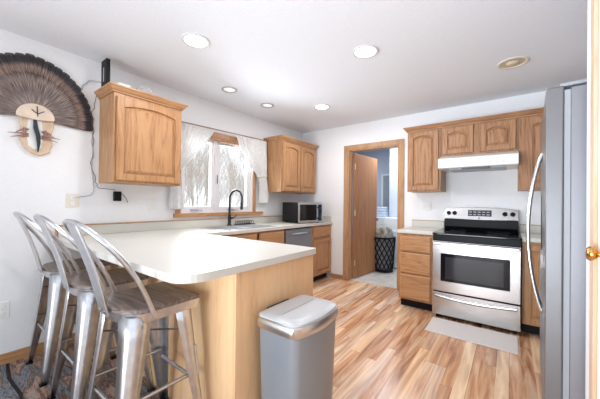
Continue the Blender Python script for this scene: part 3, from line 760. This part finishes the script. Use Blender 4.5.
# ------------------------------------------------------------------ refrigerator
fr = thing('refrigerator', (0, 0, 0), 'tall stainless steel side-by-side refrigerator with bowed handles', 'refrigerator')
Hf = 1.785
MB().box(.088, .76, .004, .906, .02, Hf-.012).build('cabinet_body', 'fridge_side', fr, bevel=.004)
MB().box(.066, .0875, .010, .900, .12, Hf-.02).build('door_gasket', 'grey_plastic', fr)
MB().box(.0, .065, .0, .497, .115, Hf).build('refrigerator_door', 'fridge_steel', fr, bevel=.008, seg=3)
MB().box(.0, .065, .505, .91, .115, Hf).build('freezer_door', 'fridge_steel', fr, bevel=.008, seg=3)
MB().box(.03, .095, .01, .90, .02, .108).build('toe_grille', 'grey_dark', fr)
for a in (.02, .82): MB().box(.05, .16, a, a+.07, Hf+.001, Hf+.018).build('hinge_cover', 'grey_plastic', fr, bevel=.004)
for y in (.465, .540):
    pts = []; rr = []
    for k in range(21):
        t = k/20; z = .575+.96*t; pts.append((-.068*math.sin(PI*t)**.75-.0, y, z)); rr.append(.0115)
    m = MB(); m.tube(pts, rr, 10); o = m.build('door_handle', 'steel_z', fr, smooth=True)
m = MB(); m.box(-.003, .001, .60, .82, .93, 1.28); m.build('stove_reflection', 'black_glass', fr, bevel=.002)  # black panel stands in for the dark stove mirrored in the door
fr.location = (.137, 1.79, 0); fr.rotation_euler = (0, 0, math.radians(-2.7))

# ------------------------------------------------------------------ trash can
tc_ = thing('trash_can', (-.90, 1.17, 0), 'grey step trash can with steel rim at the end of the peninsula', 'trash can')
tx0, tx1, ty0, ty1 = -1.030, -.768, .995, 1.395
def dsh(d, z, bow=.05):
    # rounded rectangle whose +X side bows outward
    p = []
    a0, a1, b0, b1 = tx0+d, tx1-d, ty0+d, ty1-d; rr = .035
    for cx_, cy_, s0 in ((a1-rr, b0+rr, -90), (a1-rr, b1-rr, 0), (a0+rr, b1-rr, 90), (a0+rr, b0+rr, 180)):
        for k in range(6):
            a = math.radians(s0+18*k); x = cx_+rr*math.cos(a); y = cy_+rr*math.sin(a)
            p.append((x, y))
    q = []
    for i, (x, y) in enumerate(p):
        if i == 6:
            for k in range(1, 6):
                t = k/6; yy = (b0+rr)+(b1-b0-2*rr)*t; q.append((a1, yy))
        q.append((x, y))
    ym = (b0+b1)/2; L_ = (b1-b0)/2
    return [(x+(.03*(1-((y-ym)/L_)**2) if x > (a0+a1)/2 else 0), y, z) for x, y in q]
m = MB(); m.loft([dsh(.022, .0), dsh(.022, .03), dsh(.008, .592)]); m.build('bin_body', 'trash_body', tc_, smooth=True)
m = MB(); m.loft([dsh(.003, .591), dsh(-.001, .596), dsh(.0, .640), dsh(.006, .646)]); m.build('rim_band', 'steel_y', tc_, smooth=True)
m = MB(); m.loft([dsh(.006, .6465), dsh(.006, .654), dsh(.014, .660), dsh(.05, .664)]); m.build('lid', 'trash_lid', tc_, smooth=True)
m = MB(); m.box(-.90, -.897, ty0+.06, ty1-.06, .6645, .6652); m.build('lid_seam', 'grey_plastic', tc_)
m = MB(); m.box(tx1-.01, tx1+.055, 1.12, 1.26, .012, .03); m.build('pedal', 'steel_y', tc_, bevel=.006)
MB().box(tx0-.018, tx0-.001, 1.10, 1.28, .59, .652).build('hinge_housing', 'black_matte', tc_, bevel=.004)

# ------------------------------------------------------------------ bar stools (built at the origin, facing +Y)
def make_stool():
    r = thing('bar_stool', (0, 0, 0), 's', 'bar stool', 'metal bar stools at the peninsula')
    # wooden seat, rounded at the back
    def seat(d, z):
        p = [(.185-d, -.08), (.185-d, .185-d), (-.185+d, .185-d), (-.185+d, -.08)]
        for k in range(1, 14):
            a = PI+PI*k/14; p.append(((.185-d)*math.cos(a), -.08+(.095-d)*math.sin(a)))
        return [(x, y, z) for x, y in p]
    MB().loft([seat(.0, .712), seat(.0, .728), seat(.006, .733)]).build('seat', 'seat_wood', r, bevel=.002)
    m = MB(); m.loft([seat(.012, .667), seat(.004, .7115), seat(.02, .7115), seat(.02, .69), seat(.03, .667)], cap=False); m.build('seat_pan', 'galvanised', r, smooth=True)
    # tapered folded-sheet legs
    for sx in (-1, 1):
        for sy in (-1, 1):
            m = MB(); loops = []
            for k in range(9):
                t = k/8; z = .700*(1-t); cx_ = .170+.046*t**1.15; cy_ = (.155 if sy > 0 else .150)+(.062*t**1.15); wd_ = .100-.068*t
                rc = .045-.033*t
                pr = [(cx_-wd_, cy_)]
                for q in range(5):
                    a = PI/2*(1-q/4); pr.append((cx_-rc+rc*math.cos(a), cy_-rc+rc*math.sin(a)))
                pr.append((cx_, cy_-wd_))
                loops.append([(sx*a, sy*b, z) for a, b in pr])
            m.loft(loops, cap=False, closed=False)
            o = m.build('leg', 'galvanised', r, smooth=True); so = o.modifiers.new('t', 'SOLIDIFY'); so.thickness = .003; so.offset = 0
            g_ = MB() if sy > 0 else None
            if g_: g_.tube([(sx*(.183-.004), sy*(.166-.006), .48), (sx*(.194-.004), sy*(.178-.006), .33)], .007, 8)
            if g_: g_.build('pressed_rib', 'galvanised', o, smooth=True)
            f_ = MB(); f_.box(min(sx*.186, sx*.219), max(sx*.186, sx*.219), min(sy*.184, sy*.219), max(sy*.184, sy*.219), 0, .012); f_.build('foot_cap', 'black', o)
    # footrests
    fr_ = .168
    for z, pr in ((.30, [((-fr_, fr_), (fr_, fr_)), ((-fr_, -fr_), (fr_, -fr_))]), (.34, [((-.176, -.160), (-.176, .165)), ((.176, -.160), (.176, .165))])):
        for (a, b) in pr:
            m = MB(); m.tube([(*a, z), (*b, z)], .009, 8); m.build('footrest', 'galvanised', r, smooth=True)
    for (a, b) in (((-.155, -.14), (.155, .145)), ((.155, -.14), (-.155, .145))):
        m = MB(); m.tube([(*a, .56), (*b, .56 + (.012 if a[0] > 0 else 0))], .004, 6); m.build('brace', 'galvanised_dark', r)
    # hoop back
    pts = []
    P0 = V(0, -.055, .695); P1 = V(0, -.31, 1.118); W_ = .205
    ks = [0, .15, .3, .45, .6]
    left = [(W_, k) for k in ks]
    arc = [(W_*max(0, math.cos(a))**.68, .6+.4*math.sin(a)) for a in [PI/2*j/12 for j in range(1, 13)]]
    half = left+arc
    path = [(x, s_) for x, s_ in half]+[(-x, s_) for x, s_ in half[:-1][::-1]]
    for x, s_ in path:
        b = P0.lerp(P1, s_); y = b.y+.032*math.sin(PI*s_); pts.append((x, y, b.z))
    m = MB(); m.tube(pts, .0105, 8); m.build('back_hoop', 'galvanised', r, smooth=True)
    # centre splat curving down to the rear of the seat
    m = MB(); loops = []
    for k in range(15):
        t = k/14
        z = 1.112-(1.112-.70)*t; y = -.308+(.125)*t**1.0+.012*math.sin(PI*t)
        hw = .066-.014*t
        nx = 4
        l = [(-hw, y, z), (-hw*.92, y+.006, z), (hw*.92, y+.006, z), (hw, y, z), (hw*.92, y-.004, z), (-hw*.92, y-.004, z)]
        loops.append(l)
    m.loft(loops); m.build('back_splat', 'galvanised', r)
    for sx in (-.025, .025):
        m = MB(); m.lathe([(.007, 0), (.006, -.005), (.002, -.007)], (sx, -.186, .715), 10, 'y'); m.build('rivet', 'galvanised_dark', r)
    return r
st = make_stool()
spots = [(-2.63, 'metal bar stool with wooden seat nearest the left wall, farthest of the row'), (-2.02, 'metal bar stool with wooden seat in the middle of the row of three'), (-1.46, 'metal bar stool with wooden seat nearest the trash can, first of the row')]
for i, (x, lb) in enumerate(spots):
    o = st if i == 0 else copy_tree(st)
    o.location = (x, .663, .0105); o['label'] = lb
tag(MB().box(WX+.016, -1.18, -.9, .90, .001, .010).build('area_rug', 'rug', bevel=.003), 'dark patterned area rug in grey, black and rust under the bar stools', 'rug')
m = MB(); m.tube([(-2.93, .36, .0135), (-2.70, .34, .0135), (-2.41, .358, .0135), (-2.0, .30, .0135), (-1.7, .2, .0135)], .009, 6)
tag(m.build('floor_cable', 'black'), 'black cable lying across the patterned rug by the stools', 'cable')

# ------------------------------------------------------------------ things on the left wall
# turkey fan mount
CYF, CZF = .487, 1.862
tf = thing('turkey_fan_mount', (WX, CYF, CZF), 'mounted turkey tail fan above a wooden plaque with beard and spurs', 'wall trophy')
def feather(a, Lr, wd_, x, mat, name):
    m = MB(); d = V(0, math.cos(a), math.sin(a)); n_ = V(0, -math.sin(a), math.cos(a)); o = V(WX+x, CYF, CZF)
    pr = [(.04, .10), (.3, .45), (.6, .85), (.85, 1.0), (.94, .92), (.985, .74), (1.0, .5)]
    loops = []
    for t, w_ in pr:
        c_ = o+d*(Lr*t)+V(.012*t, 0, 0)
        loops.append([c_-n_*wd_*w_, c_+V(.003, 0, 0), c_+n_*wd_*w_, c_-V(.0015, 0, 0)])
    m.loft(loops); f_ = m.build(name, mat, tf)
    at = f_.data.attributes.new('along', 'FLOAT', 'POINT')
    for i_, v_ in enumerate(f_.data.vertices): at.data[i_].value = v_.co.dot(d)/Lr
    return f_
def rad(a):   # the fan is a little taller than wide
    return 1/math.sqrt((math.cos(a)/.385)**2+(math.sin(a)/.475)**2)
for k in range(26):
    a = math.radians(-1+182*k/25); feather(a, rad(a)*random.uniform(.982, 1.005), .036, .008+.0022*(k % 3), 'feather_long', 'tail_feather')
for k in range(16):
    a = math.radians(3+174*k/15); feather(a, rad(a)*.70, .038, .020+.002*(k % 3), 'feather_short', 'covert_feather')
m = MB(); p = [(-.105, -.012)]
for k in range(17):
    a = PI-PI*k/16; p.append((.11*math.cos(a), .098*math.sin(a)+.0))
p.append((.105, -.012))
for k in range(1, 8): p.append((.105-.21*k/8, -.012-.012*math.sin(PI*k/8)))
m.loft([[(WX+.034, CYF+.005+a, CZF-.005+b) for a, b in p], [(WX+.052, CYF+.005+a, CZF-.005+b) for a, b in p], [(WX+.056, CYF+.005+a*.95, CZF-.005+b*.95) for a, b in p]])
m.build('fan_cap', 'plaque_pale', tf)
m = MB(); x = WX+.0575; c0 = (x, CYF+.012, CZF+.022)
m.tube([(x, CYF+.008, CZF+.075), (x, CYF+.012, CZF+.015)], .0035, 6)
for dy in (-.035, .038): m.tube([(x, CYF+.012, CZF+.016), (x, CYF+.012+dy, CZF+.045)], .0032, 6)
m.tube([(x, CYF+.012, CZF+.016), (x, CYF+.013, CZF-.002)], .003, 6)
m.build('foot_print', 'beard', tf)
m = MB(); KY = .012
bo = [(-.075, -.005), (-.08, -.06), (-.068, -.13), (-.075, -.19), (-.055, -.25), (-.02, -.285), (.02, -.30), (.065, -.27), (.078, -.21), (.072, -.13), (.088, -.06), (.085, -.005)]
m.loft([[(WX+.002, CYF+KY+a*1.2, CZF+b) for a, b in bo], [(WX+.024, CYF+KY+a*1.2, CZF+b) for a, b in bo], [(WX+.03, CYF+KY+a*1.1, CZF+b*.985) for a, b in bo]]); m.build('plaque', 'plaque', tf)
m = MB(); bo2 = [(-.035, -.02), (-.045, -.12), (-.035, -.23), (.0, -.255), (.04, -.24), (.05, -.12), (.04, -.02)]
m.loft([[(WX+.0302, CYF+a, CZF+b) for a, b in bo2], [(WX+.033, CYF+a, CZF+b) for a, b in bo2]]); m.build('plaque_inlay', 'white_plastic', tf)
m = MB(); m.tube([(WX+.045, CYF+.0, CZF-.03), (WX+.05, CYF+.004, CZF-.09), (WX+.05, CYF+.018, CZF-.15), (WX+.046, CYF+.022, CZF-.21), (WX+.04, CYF+.02, CZF-.275)], [.010, .015, .014, .011, .003], 10); m.build('beard', 'beard', tf, smooth=True)
for sgn, y in ((-1, -.055), (1, .062)):
    m = MB()
    for k, (dz_, e_) in enumerate(((-.145, .12), (-.165, .10), (-.12, .065))):
        m.tube([(WX+.04, CYF+y-sgn*.02, CZF+dz_+.02*k*.3), (WX+.045, CYF+y+sgn*.02, CZF+dz_), (WX+.04, CYF+y+sgn*e_*.75, CZF+dz_-.008*(k+1))], [.007, .006, .002], 7)
    m.tube([(WX+.038, CYF+y, CZF-.10), (WX+.042, CYF+y+sgn*.004, CZF-.15)], .009, 8)
    m.build('spur', 'spur', tf, smooth=True)

def wall_plate(name, loc, w_, h_, axis, mat, holes, label, cat):
    x, y, z = loc
    r = thing(name, loc, label, cat)
    if axis == 'x':
        MB().box(x, x+.006, y-w_/2, y+w_/2, z-h_/2, z+h_/2).build('cover_plate', mat, r, bevel=.002)
        for (a, b) in holes: MB().box(x+.0062, x+.010, y+a-.014, y+a+.014, z+b-.017, z+b+.017).build('socket' if cat == 'outlet' else 'rocker', 'white_plastic', r, bevel=.002)
    else:
        MB().box(x-w_/2, x+w_/2, y-.006, y, z-h_/2, z+h_/2).build('cover_plate', mat, r, bevel=.002)
        for (a, b) in holes: MB().box(x+a-.014, x+a+.014, y-.010, y-.0062, z+b-.017, z+b+.017).build('socket' if cat == 'outlet' else 'rocker', 'white_plastic', r, bevel=.002)
    return r
wall_plate('wall_outlet', (WX, .735, 1.215), .09, .115, 'x', 'cream_plastic', [(0, .024), (0, -.024)], 'cream wall outlet above the bar counter with a cord plugged in', 'outlet')
wall_plate('wall_outlet', (WX, .335, .405), .075, .12, 'x', 'white_plastic', [(0, .024), (0, -.024)], 'white wall outlet low on the wall behind the stools', 'outlet')
wall_plate('light_switch', (-.89, SY, 1.195), .115, .115, 'y', 'white_plastic', [(-.026, 0), (.026, 0)], 'white double switch plate on the wall left of the stove', 'switch')
wall_plate('wall_outlet', (WX, 1.395, 1.18), .075, .115, 'x', 'white_plastic', [(0, .024), (0, -.024)], 'white wall outlet between the hanging adapter and the window', 'outlet')

# stuff on top of the left wall cabinet
router_ = r = thing('router', (-2.80, .915, 2.188), 'slim black upright box standing on the left wall cabinet', 'router')
MB().box(-2.865, -2.745, .893, .923, 2.188, 2.43).build('casing', 'black_matte', r, bevel=.004)
MB().box(-2.8715, -2.738, .884, .933, 2.1875, 2.198).build('stand', 'black', r, bevel=.003)
MB().box(-2.815, -2.795, .8915, .8925, 2.24, 2.36).build('indicator_strip', 'grey_plastic', r)
tag(MB().box(-2.75, -2.65, .95, 1.05, 2.188, 2.222).build('adapter_box', 'white_plastic', bevel=.008), 'small white box on the left wall cabinet beside the black upright box', 'box')
m = MB(); m.lathe([(.078, 2.188), (.080, 2.20), (.074, 2.235), (.055, 2.265), (.03, 2.28), (.004, 2.284)], (-2.74, 1.20, 0), 28, cap=False)
o = m.build('glass_dome', 'frosted', smooth=True)
tag(o, 'clear glass dome resting on top of the left wall cabinet', 'glass dome')
X = WX+.006
def wob(pts, amp, n=6, seed=0):
    rn = random.Random(seed); out = []
    for a, b in zip(pts, pts[1:]):
        a, b = Vector(a), Vector(b)
        for k in range(n):
            t = k/n; q = a.lerp(b, t); q.y += rn.uniform(-amp, amp); out.append(q)
    out.append(Vector(pts[-1])); return out
m = MB(); m.tube(wob([(-2.86, .90, 2.25), (X, .84, 2.275), (X, .80, 2.22), (X, .77, 2.14), (X, .83, 2.05), (X, .865, 1.95)], .004, 4, 1), .0045, 5)
m.tube(wob([(X, .865, 1.95), (X, .86, 1.82), (X, .875, 1.6), (X, .86, 1.45), (X, .89, 1.37), (X, .885, 1.30)], .012, 5, 2), .0035, 5)
m.tube([(X, .885, 1.30), (X, .86, 1.262), (X, .80, 1.25), (X, .745, 1.238), (X+.008, .735, 1.238)], .0035, 5)
m.build('power_cord', 'cord_white', router_)
m = MB(); m.tube(wob([(X+.02, .885, 2.16), (X, .872, 2.08), (X, .862, 1.92), (X, .88, 1.75), (X, .865, 1.55), (X, .89, 1.40), (X, .92, 1.33), (X, 1.0, 1.325), (X, 1.055, 1.32)], .010, 4, 5), .003, 5)
ADC = m
r = thing('power_adapter', (WX, 1.06, 1.26), 'small black power adapter on the wall under the left cabinet', 'power adapter')
MB().box(WX+.002, WX+.04, 1.035, 1.095, 1.215, 1.305).build('casing', 'black', r, bevel=.005)
m = MB(); m.tube([(WX+.02, 1.095, 1.285), (X, 1.125, 1.27), (X, 1.15, 1.235), (X, 1.16, 1.20)], .0035, 5); m.build('lead', 'cord_grey', r)
ADC.build('cord', 'cord_grey', r)

# ------------------------------------------------------------------ ceiling lights
def downlight(x, y, rr, mode, label):
    r = thing('recessed_light', (x, y, H), label, 'ceiling light', 'recessed ceiling lights')
    m = MB(); m.lathe([(rr, H-.001), (rr, H-.006), (rr-.006, H-.009), (rr-.022, H-.006), (rr-.024, H-.001)], (x, y, 0), 36, cap=False)
    m.build('trim_ring', {'on': 'trim_ring', 'dim': 'trim_grey', 'off': 'cream_plastic'}[mode], r, smooth=True)
    m = MB()
    if mode == 'on': m.lathe([(rr-.0225, H-.003), (.01, H-.004)], (x, y, 0), 36)
    else: m.lathe([(rr-.0235, H-.002), (rr*.62, H-.0015)], (x, y, 0), 36); 
    m.build('lens' if mode == 'on' else 'reflector', {'on': 'lamp_on', 'dim': 'lamp_dim', 'off': 'lamp_off'}[mode], r)
    if mode != 'on':
        m = MB(); m.lathe([(rr*.40, H-.003), (rr*.36, H-.012), (rr*.15, H-.018)], (x, y, 0), 20); m.build('bulb', 'lamp_dim' if mode == 'dim' else 'lamp_off', r, smooth=True)
    if mode == 'on':
        l = bpy.data.lights.new('bulb_light', 'AREA'); l.shape = 'DISK'; l.size = rr*1.4; l.energy = 8.5; l.color = (1, .98, .97)
        o = bpy.data.objects.new('bulb_light', l); COL.objects.link(o); o.parent = r; o.location = (0, 0, -.02)
downlight(-1.95, 1.225, .105, 'on', 'lit recessed ceiling light nearest the bar counter, left side')
downlight(-.955, 2.13, .105, 'on', 'lit recessed ceiling light in the middle of the ceiling')
downlight(-1.95, 3.03, .10, 'on', 'lit recessed ceiling light near the laundry doorway corner')
downlight(.01, 3.04, .115, 'off', 'unlit cream recessed ceiling light in front of the stove')
downlight(-2.49, 1.98, .085, 'dim', 'grey-rimmed recessed light above the window, nearer the left cabinet')
downlight(-2.49, 2.58, .085, 'dim', 'grey-rimmed recessed light above the window, nearer the far corner')

# ------------------------------------------------------------------ laundry room
r = thing('laundry_basket', (-1.845, 4.98, 0), 'tall black lattice laundry basket heaped with clothes', 'laundry basket')
bx_, by_ = -1.845, 4.98
m = MB()
for sg in (-1, 1):
    for k in range(14):
        pts = []
        for q in range(9):
            t = q/8; a = 2*PI*k/14+sg*t*1.6; rr = .165+.042*t
            pts.append((bx_+rr*math.cos(a), by_+rr*math.sin(a), .03+.57*t))
        m.tube(pts, .0095, 5)
m.lathe([(.155, 0), (.172, .0), (.174, .05), (.160, .05)], (bx_, by_, 0), 24, cap=False)
m.build('basket_wall', 'black', r)
m = MB(); m.lathe([(.140, .01), (.148, .03), (.165, .30), (.180, .58), (.10, .60)], (bx_, by_, 0), 28); m.build('liner', 'cord_grey', r)
m = MB(); m.lathe([(.20, .595), (.214, .60), (.214, .62), (.20, .625)], (bx_, by_, 0), 28, cap=False); m.build('rim', 'black', r)
rn = random.Random(4)
m = MB(); loops = []
for k in range(7):
    t = k/6; rr = .175*math.cos(t*PI/2*.93)
    loops.append([(bx_+(rr+rn.uniform(-.02, .02))*math.cos(2*PI*j/20), by_+(rr+rn.uniform(-.02, .02))*math.sin(2*PI*j/20), .612+.22*math.sin(t*PI/2)+rn.uniform(-.01, .01)) for j in range(20)])
m.loft(loops); o = m.build('laundry_heap', None, None, smooth=True)
flat('laundry_cloth', (.34, .31, .27), .9, noise=.7, nscale=16); o.data.materials.append(MATS['laundry_cloth'])
tag(o, 'mixed clothes heaped in the black laundry basket', 'laundry')
r = thing('washing_machine', (-2.1, 5.8, 0), 'white washing machine behind the laundry basket', 'washing machine')
MB().box(-2.62, -1.965, 5.32, 5.98, .02, .93).build('machine_body', 'white_enamel', r, bevel=.01)
MB().box(-2.62, -1.965, 5.32, 5.98, .932, .955).build('lid', 'white_enamel', r, bevel=.008)
MB().box(-2.62, -1.965, 5.99, 6.10, .932, 1.10).build('control_panel', 'grey_plastic', r, bevel=.01)
r = thing('clothes_dryer', (-1.55, 5.8, 0), 'white clothes dryer front seen past the basket at the doorway edge', 'dryer')
MB().box(-1.955, -1.30, 5.25, 5.59, .02, .955).build('machine_body', 'white_enamel', r, bevel=.012)
MB().box(-1.87, -1.40, 5.235, 5.249, .22, .72).build('door', 'white_plastic', r, bevel=.01)
m = MB()
for k in range(4):
    m.box(-2.30+.006*k, -1.99-.008*k, 5.42+.01*k, 5.72-.006*k, .957+.05*k, 1.004+.05*k)
tag(m.build('folded_laundry', 'cloth_blue', bevel=.015, seg=3), 'stack of pale blue folded cloths on the white washing machine', 'laundry')
